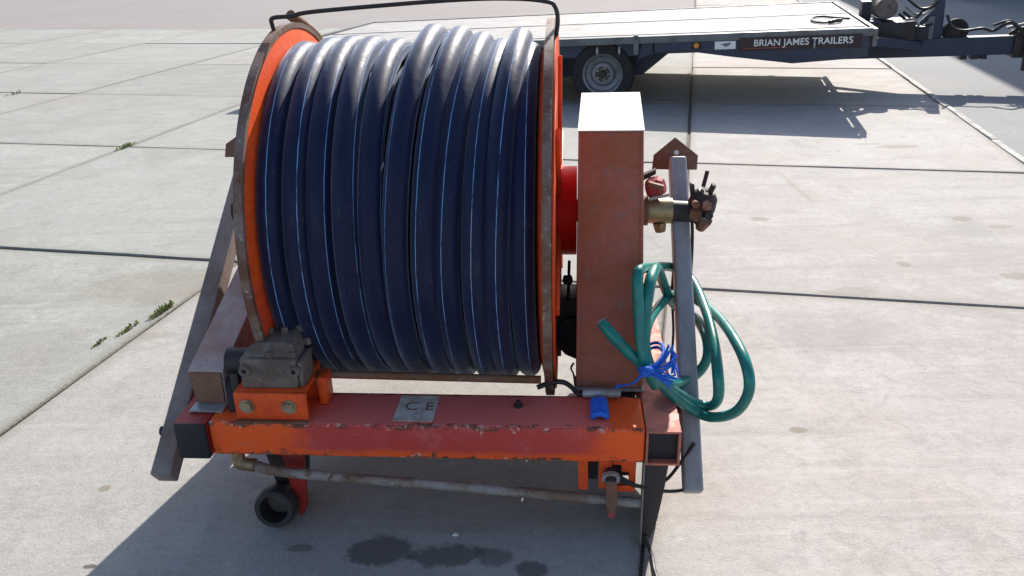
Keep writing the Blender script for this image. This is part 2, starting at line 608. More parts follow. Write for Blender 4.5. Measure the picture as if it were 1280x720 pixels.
def yard(a, p, z=0.0):        # along the rows, across the rows -> world
    return Vector((a * cy - p * sy, a * sy + p * cy, z))


def sheet(name, mat, rect, z):
    a0, a1, p0, p1 = rect
    b = MB()
    b.add([yard(a0, p0, z), yard(a1, p0, z), yard(a1, p1, z), yard(a0, p1, z)], [(0, 1, 2, 3)])
    return struct(b.build(name, mat))


ground = sheet('ground', 'soil', (-400, 400, -200, 600), -.014)
sheet('brick_paving', 'brickpave', (-60, -.02, 13.16, 60), -.006)
sheet('apron', 'asphalt', (2.066, 60, -20, 60), -.004)
# pale edging stones along the apron
edge = struct(empty('edging_strip'))
for i in range(24):
    a0 = 2.024 + random.uniform(-.003, .003)
    p0 = 1.2 + i * .8
    b = MB()
    b.hexa([yard(a0 + x, p0 + y, z) for z in (-.04, .004 + .002 * random.random()) for x, y in ((-.006, 0), (.040, 0), (.040, .79), (-.006, .79))])
    o = b.build('edging_stone', 'edging', edge, bevel=.004, seg=1)


def slab_mesh(k):
    rnd = random.Random(100 + k)
    ha, hp = .9955, .9940
    pts = []
    for (x0, y0), (x1, y1) in (((-1, -1), (1, -1)), ((1, -1), (1, 1)), ((1, 1), (-1, 1)), ((-1, 1), (-1, -1))):
        for q in range(7):
            t = q / 7
            x, y = (x0 + (x1 - x0) * t) * ha, (y0 + (y1 - y0) * t) * hp
            pts.append((x + rnd.uniform(-.003, .002), y + rnd.uniform(-.0055, .0035)))
    n = len(pts)
    v = [(x * .9925, y * .9925, 0) for x, y in pts] + [(x, y, -.006) for x, y in pts] + [(x, y, -.14) for x, y in pts]
    f = [tuple(range(n))]
    for r in (0, 1):
        for i in range(n):
            j = (i + 1) % n
            f.append((r * n + i, (r + 1) * n + i, (r + 1) * n + j, r * n + j))
    me = bpy.data.meshes.new('slab')
    me.from_pydata(v, [], f)
    me.materials.append(M['slab'])
    me.update()
    return me


SM = [slab_mesh(k) for k in range(4)]
for i in range(-2, 9):                # rows away from the camera
    for j in range(-9, 1):
        if i >= 5 and j < 0:
            continue
        if i == -2 and j not in (-2, -1, 0):
            continue
        o = bpy.data.objects.new('slab', random.choice(SM))
        jit = .006
        o.location = yard(.015 + 2 * j + 1 + random.uniform(-jit, jit), 3.144 + 2 * i + 1 + random.uniform(-jit, jit), random.uniform(-.004, .001))
        if i < 0 and j >= -1:
            o.scale.x = .97 if j == -1 else 1.03
            o.location += yard(-.03, 0)
        o.rotation_euler = (random.uniform(-.001, .001), random.uniform(-.001, .001), YARD + random.choice((0, 1)) * math.pi + random.uniform(-.0022, .0022))
        COL.objects.link(o)
        o.parent = ground
        t_ = random.uniform(-.03, .03)
        tone = (.80, .82, .785) if j <= -2 else (.90, .89, .86) if j == -1 else (1.04, .985, .96)
        o.color = (tone[0] + t_, tone[1] + t_, tone[2] + t_, 1)
        near = []
        for q_ in SPOTS:
            a_, p_ = q_[0] * cy + q_[1] * sy, -q_[0] * sy + q_[1] * cy
            ex = max(q_[2], q_[3]) * 1.5
            if abs(a_ - (.015 + 2 * j + 1)) < 1 + ex and abs(p_ - (3.144 + 2 * i + 1)) < 1 + ex:
                near.append(q_)
        if near:
            o.material_slots[0].link = 'OBJECT'
            o.material_slots[0].material = mat_slab(near)

# unseen building added beyond the top right corner to cast the shadow there
bd = empty('shade_building', yard(4.78, 18.3))
bd.rotation_euler = (0, 0, YARD)
tag(bd, 'tall grey building added out of view beyond the top right corner to shade the apron', 'building')
MB().box((0, 0, -.04), (12, 30, 7.9)).build('wall', 'wall', bd)
MB().prism([(-.02, 7.9), (12.4, 7.9), (12.4, 8.05), (6.2, 10.4), (-.02, 8.05)], 'y', -.3, 30.3).build('roof', 'roof', bd)
for k in range(2):
    MB().box((-.05, 6 + k * 12, 0), (-.002, 10 + k * 12, 4.2)).build('door', 'fascia', bd)


# ================================================================= trailer
TRL_YAW, TRL_TILT = rad(-13.9), rad(2.2)
tr = empty('flatbed_trailer', (2.77, 6.41, .62), (0, -TRL_TILT, TRL_YAW))
tag(tr, 'long low flatbed trailer with pale deck and dark blue sides behind the reel', 'trailer')
TW, TL = 2.5, 5.05
MB().box((-TL, .012, -.03), (0, TW - .012, .012)).build('deck', 'deck', tr, bevel=.004, seg=1)
for k in range(2):
    y = .16 + k * 1.1
    MB().box((-TL + .02, y, .0125), (-.02, y + .012, .017)).build('deck_seam', 'fascia', tr)
MB().box((-TL, -.012, -.038), (.02, .012, .020)).build('side_rail', 'fascia', tr, bevel=.005)
MB().box((-TL, TW - .012, -.075), (.02, TW + .012, .020)).build('side_rail', 'fascia', tr, bevel=.005)
MB().box((-TL - .05, -.01, -.09), (-TL - .002, TW + .01, .03)).build('rear_rail', 'fascia', tr, bevel=.005)
MB().prism([(-1.62, -.039), (-.004, -.039), (.0, -.19), (-.12, -.205), (-.55, -.228), (-1.0, -.165), (-1.32, -.115), (-1.62, -.11)], 'y', -.006, .05).build('side_member', 'bluegrey', tr, bevel=.003)
MB().box((-1.62, .06, -.13), (-.01, .11, -.031)).build('side_member_web', 'bluegrey', tr)
MB().box((-TL + .1, .055, -.14), (-1.63, .10, -.031)).build('side_member_web', 'bluegrey', tr)
# main chassis rails with cross members
for y in (.62, TW - .68):
    MB().box((-TL + .1, y, -.17), (.05, y + .06, -.031)).build('chassis_rail', 'bluegrey', tr)
for x in (-4.6, -3.7, -1.3, -.5):
    MB().box((x, .12, -.12), (x + .05, TW - .02, -.032)).build('cross_member', 'bluegrey', tr)
# front bulkhead edge
MB().box((.022, .0, -.12), (.055, TW, .012)).build('front_rail', 'fascia', tr, bevel=.004)
# name panel
pn = MB().box((-.955, -.0215, -.118), (-.055, -.0125, -.020)).build('name_panel', 'maroon', tr)
tc = bpy.data.curves.new('lettering', 'FONT')
tc.body = 'BRIAN JAMES TRAILERS'
tc.size = .070
tc.extrude = .0012
tc.offset = .0008
tc.align_x = 'CENTER'
tc.align_y = 'CENTER'
tc.space_character = 1.02
text_mesh('lettering', tc, tr, (-.485, -.0235, -.064), (math.pi / 2, 0, 0), 'white')
MB().box((-.93, -.0232, -.104), (-.60, -.0217, -.098)).build('panel_stripe', 'redvalve', tr)
# sticker, marker lamp, latch, eyes
stk = MB().box((-1.145, -.0105, -.102), (-.985, -.0065, -.042)).build('sticker', 'white', tr)
MB().prism([(-1.10, -.060), (-1.02, -.052), (-1.03, -.070), (-1.06, -.086)], 'y', -.0125, -.0108).build('sticker_mark', 'fascia', stk)
MB().cyl((-1.288, -.020, -.066), (-1.288, -.0125, -.066), .021, n=14).build('marker_lamp', 'amber', tr)
MB().box((-1.328, -.0122, -.092), (-1.248, -.0065, -.044)).build('marker_base', 'black', tr, bevel=.003)
lt = MB().box((-1.785, -.026, -.12), (-1.745, -.0125, .03)).build('latch', 'fascia', tr, bevel=.004)
MB().cyl((-1.765, -.032, .008), (-1.765, -.0265, .008), .008, n=10).build('latch_bolt', 'dark', lt)
for x in (-2.08, -1.9, -3.1, -.4):
    MB().lathe([(-.006, .022), (.006, .022), (.006, .034), (-.006, .034)], (x, -.02, -.085), (1, 0, 0), 14).build('lashing_eye', 'galv', tr, smooth=True)


# wheels: the tyre stands on the ground whatever the tilt of the bed
def wheel(x, y, out):
    """out = -1: outer face towards -y"""
    zc = .262 - .62 - x * math.sin(TRL_TILT)
    hub = empty('wheel')
    hub.parent = tr
    hub.location = (x, y, zc)
    prof = [(-.075, .165), (-.082, .20), (-.078, .245), (-.055, .262), (.055, .262), (.078, .245), (.082, .20), (.075, .165)]
    MB().lathe(prof, (0, 0, 0), (0, 1, 0), 40).build('tyre', 'rubber', hub, smooth=True)
    o = out
    rim = [(o * .078, .168), (o * .070, .150), (o * .045, .140), (o * .035, .105), (o * .058, .088), (o * .060, .060), (o * .040, .045), (o * .040, .002), (o * .02, .002), (o * .01, .150), (o * .06, .168)]
    MB().lathe(rim, (0, 0, 0), (0, 1, 0), 40).build('rim', 'rimgrey', hub, smooth=True, angle=25)
    MB().lathe([(o * .095, .001), (o * .095, .022), (o * .085, .030), (o * .041, .030), (o * .041, .001)], (0, 0, 0), (0, 1, 0), 16).build('hub_cap', 'dark', hub, smooth=True, angle=30)
    for k in range(5):
        t = 2 * math.pi * k / 5
        MB().cyl((.050 * math.cos(t), o * .036, .050 * math.sin(t)), (.050 * math.cos(t), o * .068, .050 * math.sin(t)), .009, n=6).build('wheel_nut', 'steel', hub)
    return hub


for x in (-2.05, -2.72):
    wheel(x, .115, -1)
    wheel(x, TW - .115, 1)
for x in (-2.05, -2.72):
    MB().cyl((x, .2, -.29), (x, TW - .2, -.29), .035, n=14).build('axle', 'dark', tr, smooth=True)
    MB().prism([(x - .06, -.30), (x + .06, -.30), (x + .42, -.14), (x + .30, -.10)], 'y', .64, .70).build('suspension_arm', 'dark', tr)
# mudguard: flap plates inside the wheels and a bracket ahead of them
MB().prism([(-1.98 + .26, -.034), (-1.63, -.034), (-1.63, -.12), (-1.74, -.16), (-1.76, -.20)], 'y', .012, .05).build('mudguard_end', 'bluegrey', tr, bevel=.003)
MB().prism([(-3.2, -.033), (-1.42, -.033), (-1.46, -.11), (-1.74, -.33), (-3.2, -.33)], 'y', .30, .33).build('mudguard', 'bluegrey', tr)
# drawbar: one central beam
DY = 1.2
MB().box((-.35, DY - .06, -.372), (1.95, DY + .06, -.216)).build('drawbar', 'bluegrey', tr, bevel=.008)
MB().box((-.35, DY - .20, -.21), (.24, DY + .20, -.035)).build('drawbar_root', 'bluegrey', tr, bevel=.006)
for q in (-1, 1):
    MB().bar((.03, DY + q * .62, -.14), (.60, DY + q * .075, -.27), .05, .07, (0, 1, 0)).build('drawbar_brace', 'bluegrey', tr, bevel=.005)
MB().box((1.34, DY - .085, -.40), (1.52, DY + .085, -.18)).build('support_clamp', 'dark', tr, bevel=.015)
MB().cyl((1.44, DY - .12, -.12), (1.44, DY - .12, -.50), .030, n=16).build('support_leg', 'dark', tr, smooth=True)
MB().tube(spline([(1.30, DY - .05, -.20), (1.40, DY - .12, -.15), (1.50, DY - .14, -.26), (1.49, DY - .12, -.42)], 6), .016, 8).build('support_handle', 'cable', tr, smooth=True)
MB().box((1.60, DY - .10, -.36), (1.94, DY + .10, -.19)).build('coupling_housing', 'dark', tr, bevel=.02)
MB().cyl((1.95, DY, -.29), (2.16, DY, -.31), .055, .075, n=18).build('coupling_head', 'dark', tr, smooth=True)
jw = empty('jockey_wheel')
jw.parent = tr
jw.location = (.89, DY + .02, -.168)
jw.rotation_euler = (0, 0, rad(8))
MB().lathe([(-.03, .05), (-.035, .09), (-.02, .105), (.02, .105), (.035, .09), (.03, .05)], (0, 0, 0), (0, 1, 0), 24).build('tyre', 'rubber', jw, smooth=True)
MB().cyl((0, -.02, 0), (0, .02, 0), .055, n=18).build('rim', 'dark', jw)
for x in (.94, 1.03, 1.10):
    MB().box((x, DY - .055, -.405), (x + .055, DY + .05, -.3725)).build('bracket', 'black', tr, bevel=.004)
# winch post and winch
MB().bar((.735, DY, -.2155), (.720, DY, .17), .085, .09, (1, 0, 0)).build('winch_post', 'bluegrey', tr, bevel=.006)
MB().bar((.48, DY - .03, -.20), (.70, DY - .03, .02), .045, .04, (0, 1, 0)).build('winch_post_brace', 'bluegrey', tr, bevel=.004)
MB().prism([(.56, -.2155), (.69, -.2155), (.69, -.03), (.65, -.03)], 'y', DY - .085, DY - .07).build('post_gusset', 'fascia', tr)
MB().box((.19, DY - .22, -.2085), (.52, DY + .2, -.05)).build('winch_tray', 'dark', tr, bevel=.012)
MB().box((.53, DY - .16, -.2155), (.64, DY + .1, -.10)).build('battery_box', 'black', tr, bevel=.01)
wn = empty('winch')
wn.parent = tr
MB().cyl((.29, DY - .12, .055), (.29, DY + .06, .055), .088, n=28).build('motor', 'castiron', wn, smooth=True)
MB().cyl((.29, DY + .075, .055), (.29, DY + .30, .055), .050, n=20).build('drum', 'dark', wn, smooth=True)
for y in (.062, .302):
    MB().cyl((.29, DY + y, .055), (.29, DY + y + .012, .055), .095, n=24).build('end_plate', 'fascia', wn, smooth=True)
MB().box((.09, DY - .10, -.04), (.17, DY + .06, .12)).build('control_box', 'black', wn, bevel=.008)
MB().box((.06, DY - .12, -.05), (.19, DY + .12, -.041)).build('control_shelf', 'fascia', wn)


def wm(p):
    return (p[0] * 1.17 + .15, p[1] * .4 + 1.0, p[2] - .14)


for pts, mt in (([(.24, .34, .16), (.32, .3, .10), (.38, .34, .16), (.45, .33, .21)], 'cable'),
                ([(.22, .42, .14), (.30, .36, .06), (.36, .30, .02), (.45, .28, .05)], 'cable'),
                ([(.26, .46, .20), (.34, .40, .13), (.42, .36, .15), (.48, .40, .26)], 'galv'),
                ([(.28, .5, .25), (.36, .35, .18), (.43, .30, .19), (.47, .3, .24)], 'cable'),
                ([(.24, .3, .07), (.30, .2, .10), (.36, .24, .04), (.42, .22, -.02)], 'galv'),
                ([(.10, .24, .06), (.2, .2, .03), (.28, .24, .07), (.36, .22, .0)], 'cable'),
                ([(.54, .28, .12), (.58, .22, .02), (.66, .2, -.012), (.78, .22, .0), (.86, .2, -.02), (.96, .2, .04), (1.06, .2, -.06), (1.14, .1, -.12)], 'cable'),
                ([(.86, .3, .02), (.96, .26, .05), (1.05, .20, -.03), (1.12, .10, -.10), (1.18, .02, -.2)], 'cable'),
                ([(.96, .4, -.01), (1.10, .42, .02), (1.3, .5, .03)], 'galv')):
    MB().tube(spline([wm(p) for p in pts], 7), .012, 8).build('cable', mt, tr, smooth=True)

# loose thin cable lying on the deck
cb = MB().tube(spline([(-.20, .50, .024), (-.30, .45, .024), (-.36, .62, .024), (-.33, .90, .025), (-.24, .96, .024), (-.14, .80, .024), (-.06, .70, .024)], 8), .009, 8)
cb.tube(spline([(-.25, .42, .03), (-.20, .46, .035), (-.15, .52, .03)], 5), .016, 8)
cbo = cb.build('thin_cable', 'cable', None, smooth=True)
cbo.matrix_world = Matrix.Translation((2.77, 6.41, .62)) @ Matrix.Rotation(TRL_YAW, 4, 'Z') @ Matrix.Rotation(-TRL_TILT, 4, 'Y')
tag(cbo, 'thin black cable looped loosely on the pale trailer deck', 'cable')

# ================================================================= hose reel machine
RY = rad(-4.55)
RO = (0, 2.09, 0)
mc = empty('hose_reel_machine', RO, (0, 0, RY))
tag(mc, 'orange and rusty steel hose reel machine standing on the concrete', 'hose reel')
ZC = .67

# --- reel: flanges, drum, hub
def flange(xr0, xr1, xi, name):
    """xr0..xr1 = rim band, xi = where the cone meets the drum"""
    s = 1 if xi > xr1 else -1
    near, far = (xr1, xr0) if s > 0 else (xr0, xr1)
    cone = [(near - s * .004, .482), (xi, .40), (xi, .06), (xi - s * .006, .06), (xi - s * .006, .395), (near - s * .011, .482)]
    f = MB().lathe(cone, (0, 0, ZC), (1, 0, 0), 96).build('flange', 'orange', mc, smooth=True)
    MB().lathe([(xr0, .478), (xr0, .491), (xr1, .491), (xr1, .478)], (0, 0, ZC), (1, 0, 0), 96).build('rim', 'rim', f, smooth=True)
    lip = [(far, .452), (far, .4775), (far + s * .006, .4775), (far + s * .006, .452)]
    MB().lathe(lip, (0, 0, ZC), (1, 0, 0), 96).build('rim_lip', 'rust', f, smooth=True)
    return f


flange(-.557, -.537, -.522, 'left')
flange(.103, .123, .088, 'right')
# the right flange's outer face: flat orange disc inside the rim with ribs
MB().lathe([(.1245, .10), (.1245, .472), (.1285, .472), (.1285, .10)], (0, 0, ZC), (1, 0, 0), 96).build('flange_face', 'orange', mc, smooth=True)
for k in range(6):
    t = 2 * math.pi * k / 6 + .3
    d = Vector((0, math.cos(t), math.sin(t)))
    MB().bar(Vector((.134, 0, ZC)) + d * .12, Vector((.134, 0, ZC)) + d * .40, .010, .03, (1, 0, 0)).build('flange_rib', 'orange', mc, bevel=.002)
MB().lathe([(-.52, .28), (-.52, .30), (.084, .30), (.084, .28)], (0, 0, ZC), (1, 0, 0), 48).build('drum', 'dark', mc, smooth=True)
MB().lathe([(.1295, .02), (.1295, .118), (.179, .118), (.179, .02)], (0, 0, ZC), (1, 0, 0), 40).build('hub_cover', 'brightred', mc, smooth=True)
MB().cyl((-.76, 0, ZC), (.36, 0, ZC), .03, n=20).build('shaft', 'dark', mc, smooth=True)

# arched rod over the reel and guide rod in front of it
MB().tube(spline([(-.548, -.08, 1.13), (-.552, -.09, 1.165), (-.545, -.10, 1.182), (-.50, -.10, 1.186), (-.43, -.10, 1.196), (-.123, -.10, 1.214), (.026, -.10, 1.215), (.105, -.10, 1.207), (.124, -.10, 1.196), (.131, -.10, 1.168), (.127, -.10, 1.13)], 6), .0052, 10).build('arched_rod', 'dark', mc, smooth=True)
MB().cyl((-.47, -.398, .387), (.095, -.398, .379), .010, n=14).build('guide_rod', 'rust', mc, smooth=True)
MB().box((-.49, -.42, .332), (-.445, -.37, .41)).build('guide_bracket', 'orange', mc, bevel=.004)
# link bar on the back of the left flange top
MB().tube(spline([(-.575, .12, 1.17), (-.555, .26, 1.10), (-.56, .36, 1.00)], 6), .014, 10).build('back_bar', 'rust', mc, smooth=True)

# --- base frame
bz0, bz1 = .240, .330
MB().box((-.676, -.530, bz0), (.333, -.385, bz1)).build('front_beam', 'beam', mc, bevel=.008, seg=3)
# side rails (square tube with real walls), the left capped, the right open with its inner shade as a black panel
def rail(x0, x1, mat, y1=.45):
    t = .005
    z0, z1, y0 = bz0 - .002, bz1 - .002, -.533
    b = MB()
    b.box((x0, y0, z1 - t), (x1, y1, z1))
    b.box((x0, y0, z0), (x1, y1, z0 + t))
    b.box((x0, y0, z0 + t), (x0 + t, y1, z1 - t))
    b.box((x1 - t, y0, z0 + t), (x1, y1, z1 - t))
    return b.build('side_rail', mat, mc)


r1 = rail(-.756, -.678, 'red', -.14)
MB().box((-.716, -.139, bz0 + .004), (-.679, .45, bz1 - .006)).build('side_rail', 'red', mc)
r2 = rail(.335, .412, 'railpaint')
MB().box((-.752, -.545, bz0 - .003), (-.677, -.5335, bz1 + .0005)).build('end_cap', 'black', r1, bevel=.005)
MB().box((.3402, -.515, bz0 + .0032), (.4068, -.510, bz1 - .0072)).build('dark_rail_fill', 'black', r2)  # black panel stands in for the shade inside the open tube
MB().box((-.677, .34, bz0), (.08, .45, bz1)).build('rear_beam', 'red', mc, bevel=.008)
# uprights to the shaft bearings
for x, hw in ((-.70, .24), (.30, .08)):
    u = MB().prism([(-hw, bz1 + .007), (hw, bz1 + .007), (.045, .71), (-.045, .71)], 'x', x - .012, x + .012).build('upright', 'red', mc, bevel=.003)
    MB().cyl((x - .03, 0, ZC), (x + .03, 0, ZC), .055, n=22).build('bearing', 'dark', u, smooth=True)
# legs
lg = MB().prism([(-.548, .239), (-.486, .239), (-.500, .03), (-.517, .0), (-.528, .05)], 'y', -.455, -.440).build('leg', 'red', mc, bevel=.002)
lg2 = MB().prism([(-.605, .239), (-.552, .239), (-.545, .06), (-.575, .06)], 'y', -.43, -.41).build('leg_gusset', 'dark', mc)
MB().prism([(-.484, .239), (-.452, .239), (-.484, .17)], 'y', -.44, -.425).build('leg_brace', 'dark', mc)
MB().prism([(.337, .237), (.337, 0), (.349, 0), (.366, .05), (.376, .11), (.384, .17), (.390, .237)], 'y', -.522, -.510).build('leg', 'dark', mc, bevel=.002)
MB().prism([(-.509, .13), (-.44, .004), (-.38, .004), (-.05, .15), (-.05, .237), (-.509, .237)], 'x', .376, .381).build('shade_skirt', 'dark', mc)  # plate added under the rail to keep sun off the ground
MB().box((.333, -.5225, 0), (.3365, -.49, .237)).build('leg_gusset', 'browntube', mc)
for x in (-.70, .37):
    MB().box((x - .02, .38, 0), (x + .03, .44, .237)).build('leg', 'red', mc, bevel=.004)

# --- worn maker's plate with its CE mark
pl = MB().box((-.243, -.512, bz1 + .0005), (-.150, -.402, bz1 + .0022)).build('maker_plate', 'plate', mc)
for ch, x in (('C', -.209), ('E', -.166)):
    c = bpy.data.curves.new('plate_mark', 'FONT')
    c.body = ch
    c.size = .050
    c.extrude = .0004
    c.align_x = 'CENTER'
    c.align_y = 'CENTER'
    c.offset = -.0006
    text_mesh('plate_mark', c, pl, (x, -.452, bz1 + .0030), (0, 0, 0), 'rust')
MB().cyl((.043, -.44, bz1 + .0003), (.043, -.44, bz1 + .007), .011, n=6).build('bolt', 'dark', mc)
MB().cyl((.043, -.44, bz1 + .007), (.043, -.44, bz1 + .016), .006, n=10).build('bolt', 'dark', mc)

# --- gearbox on its orange bracket
bk = MB().box((-.606, -.522, bz1 + .002), (-.436, -.512, .404)).build('gearbox_bracket', 'orange', mc, bevel=.003)
MB().box((-.606, -.5115, .396), (-.440, -.41, .404)).build('bracket_shelf', 'orange', bk, bevel=.002)
MB().box((-.606, -.534, bz1 + .001), (-.436, -.522, bz1 + .006)).build('bracket_weld', 'rust', bk, bevel=.002)
for x in (-.577, -.478):
    MB().cyl((x, -.530, .370), (x, -.5225, .370), .013, n=6).build('bolt', 'steel', bk)
    MB().cyl((x, -.5245, .370), (x, -.522, .370), .018, n=16).build('washer', 'steel', bk)
gb = empty('gearbox')
gb.parent = mc
g = MB()
g.hexa([(-.592, -.500, .4045), (-.458, -.500, .4045), (-.458, -.415, .4045), (-.592, -.415, .4045),
        (-.590, -.495, .478), (-.458, -.495, .478), (-.460, -.415, .478), (-.590, -.415, .478)])
g.build('housing', 'castiron', gb, bevel=.006, seg=2)
MB().hexa([(-.580, -.488, .4785), (-.458, -.488, .4785), (-.458, -.395, .4785), (-.580, -.395, .4785),
           (-.555, -.470, .508), (-.470, -.470, .508), (-.475, -.405, .515), (-.545, -.405, .515)]).build('cover', 'castiron', gb, bevel=.004, seg=2)
for x, y, z in ((-.572, -.48, .479), (-.520, -.482, .479), (-.470, -.48, .479), (-.535, -.425, .512), (-.500, -.425, .514), (-.475, -.40, .508), (-.560, -.41, .495), (-.455, -.41, .480)):
    MB().cyl((x, y, z - .004), (x, y, z + .012), .0095, .008, n=6).build('stud', 'castiron', gb)
for x in (-.585, -.470):
    MB().lathe([(0, .006), (0, .015), (-.006, .013), (-.006, .006)], (x + .006, -.498, .450), (0, 1, 0), 14).build('port', 'castiron', gb, smooth=True)
    MB().cyl((x + .006, -.5012, .450), (x + .006, -.4985, .450), .0075, n=12).build('port_hole', 'black', gb)
MB().box((-.4575, -.494, .4045), (-.445, -.415, .470)).build('end_flange', 'castiron', gb, bevel=.008)
MB().cyl((-.64, -.44, .445), (-.590, -.44, .445), .030, n=20).build('input_shaft', 'dark', gb, smooth=True)
MB().box((-.628, -.48, .332), (-.607, -.40, .43)).build('shaft_block', 'dark', gb, bevel=.006)
MB().box((-.432, -.45, .332), (-.410, -.40, .405)).build('orange_lug', 'orange', mc, bevel=.006)

# --- chain guard rising from the gearbox to the shaft
cg = empty('chain_guard')
cg.parent = mc
MB().hexa([(-.732, -.455, .337), (-.655, -.455, .337), (-.652, .0, .454), (-.738, .0, .454),
           (-.738, -.455, .425), (-.652, -.455, .425), (-.652, .0, .5725), (-.738, .0, .5725)]).build('cover', 'guard', cg, bevel=.004)
MB().hexa([(-.728, -.461, .340), (-.659, -.461, .340), (-.659, -.4555, .340), (-.728, -.4555, .340), (-.734, -.461, .420), (-.656, -.461, .420), (-.656, -.4555, .420), (-.734, -.4555, .420)]).build('end_plate', 'rust', cg)
MB().box((-.735, -.49, bz1 + .001), (-.655, -.44, bz1 + .005)).build('foot', 'galv', cg)
MB().hexa([(-.64, -.486, bz1 + .001), (-.612, -.486, bz1 + .001), (-.612, -.44, bz1 + .001), (-.66, -.44, bz1 + .001),
           (-.64, -.486, .36), (-.615, -.486, .36), (-.615, -.44, .40), (-.66, -.44, .40)]).build('foot_block', 'dark', cg)

# --- tall cabinet on the right
cab = empty('drive_cabinet')
cab.parent = mc
MB().hexa([(.178, -.356, .336), (.340, -.356, .336), (.345, .10, .336), (.180, .10, .336),
           (.180, -.200, .926), (.331, -.200, .926), (.346, .16, .948), (.192, .16, .948)]).build('sheet_body', 'cabinet', cab, bevel=.003)
MB().box((.186, -.20, .06), (.338, .27, .335)).build('shade_block', 'dark', cab, bevel=.01)  # hidden block added below the cabinet to shade the ground there
MB().box((.176, -.366, .3315), (.342, -.3, .3355)).build('base_lip', 'galv', cab)
for x0, x1, xt0, xt1 in ((.1795, .1865, .1815, .1880), (.3320, .3390, .3235, .3300)):
    MB().hexa([(x0, -.3585, .338), (x1, -.3585, .338), (x1, -.3565, .338), (x0, -.3565, .338),
               (xt0, -.2025, .924), (xt1, -.2025, .924), (xt1, -.2005, .924), (xt0, -.2005, .924)]).build('folded_edge', 'cabinet', cab)
# lid sits on top
MB().hexa([(.1785, -.2025, .9275), (.3325, -.2025, .9275), (.3475, .162, .9495), (.1905, .162, .9495),
           (.1785, -.2025, .9300), (.3325, -.2025, .9300), (.3475, .162, .9520), (.1905, .162, .9520)]).build('lid', 'lid', cab)

# --- hydraulic motor and levers between cabinet and reel
hm = empty('hydraulic_motor')
hm.parent = mc
MB().prism([(.128, .47), (.128, .345), (.15, .318), (.178, .305), (.21, .305), (.21, .48), (.135, .48)], 'y', -.16, -.05).build('body', 'dark', hm, bevel=.006)
MB().cyl((.17, -.175, .40), (.17, -.161, .40), .035, n=18).build('end_cover', 'black', hm, smooth=True)
MB().cyl((.158, -.10, .48), (.160, -.10, .565), .004, n=8).build('lever', 'cable', hm)
MB().lathe([(-.012, .001), (-.012, .011), (0, .014), (.012, .011), (.012, .001)], (.156, -.11, .515), (0, .3, 1), 14).build('lever_knob', 'black', hm, smooth=True)
MB().tube(spline([(.085, -.385, .350), (.121, -.38, .362), (.149, -.38, .362), (.169, -.38, .348), (.182, -.39, .338), (.205, -.395, .336)], 6), .0065, 8).build('cable', 'cable', mc, smooth=True)
MB().tube(spline([(.172, -.37, .41), (.166, -.37, .395), (.172, -.37, .38), (.176, -.375, .35)], 5), .0025, 6).build('cable', 'cable', mc, smooth=True)

# --- swivel inlet, valves
MB().cyl((.347, 0, ZC), (.430, 0, ZC - .001), .034, n=28).build('inlet_pipe', 'brass', mc, smooth=True)
MB().cyl((.352, 0, ZC), (.366, 0, ZC), .040, n=28).build('pipe_collar', 'rust', mc, smooth=True)
MB().cyl((.430, 0, ZC - .001), (.480, 0, ZC - .004), .028, n=20).build('swivel_joint', 'dark', mc, smooth=True)
rv = empty('red_valve')
rv.parent = mc
MB().lathe([(-.022, .002), (-.024, .022), (-.012, .030), (.012, .028), (.022, .018), (.022, .002)], (.386, -.005, .735), (.9, -.3, .3), 9).build('body', 'redvalve', rv, smooth=True, angle=25)
MB().bar((.366, -.035, .712), (.416, -.04, .726), .006, .008, (0, 1, 0)).build('handle', 'galv', rv)
MB().bar((.362, -.03, .752), (.402, -.035, .742), .018, .014, (0, 1, 0)).build('cap', 'rust', rv, bevel=.004)
MB().prism([(.34, .742), (.385, .766), (.385, .778), (.34, .758)], 'y', .01, .03).build('stay_plate', 'dark', mc)
MB().cyl((.402, -.01, .615), (.398, -.01, .64), .014, .018, n=8).build('drain_plug', 'brass', mc)
sw = empty('coupling_head')
sw.parent = mc
MB().lathe([(-.045, .005), (-.045, .020), (-.030, .034), (.0, .038), (.030, .034), (.045, .022), (.045, .005)], (.506, 0, .682), (.25, -.2, 1), 18).build('body', 'dark', sw, smooth=True, angle=25)
for (x, z, r, mt) in ((.488, .672, .017, 'rust'), (.520, .668, .014, 'dark'), (.506, .648, .016, 'rust'), (.512, .694, .016, 'pink'), (.486, .698, .012, 'rust')):
    MB().lathe([(-.014, .001), (-.014, r * .9), (0, r), (.014, r * .8), (.014, .001)], (x, -.035, z), (random.uniform(-.5, .5), -1, random.uniform(-.3, .5)), 9).build('fitting', mt, sw, smooth=True, angle=25)
MB().bar((.484, 0, .70), (.476, -.01, .748), .016, .012, (0, 1, 0)).build('cam_lever', 'dark', sw, bevel=.003)
MB().bar((.518, 0, .70), (.534, -.01, .744), .018, .012, (0, 1, 0)).build('cam_lever', 'dark', sw, bevel=.003)
MB().cyl((.508, .0, .735), (.516, .0, .778), .0055, n=8).build('grease_pin', 'dark', sw)
MB().cyl((.502, -.03, .630), (.512, -.045, .660), .013, .020, n=8).build('nozzle', 'rust', sw, smooth=True)
MB().box((.484, -.046, .656), (.520, -.034, .664)).build('clamp_band', 'galv', sw)
MB().tube(spline([(.482, 0, .655), (.487, 0, .62), (.490, 0, .56), (.491, 0, .48)], 6), .0045, 8).build('cable', 'cable', mc, smooth=True)
MB().tube(spline([(.446, -.02, .60), (.440, -.03, .52), (.437, -.05, .45), (.44, -.10, .36), (.43, -.16, .30)], 6), .0035, 8).build('cable', 'cable', mc, smooth=True)


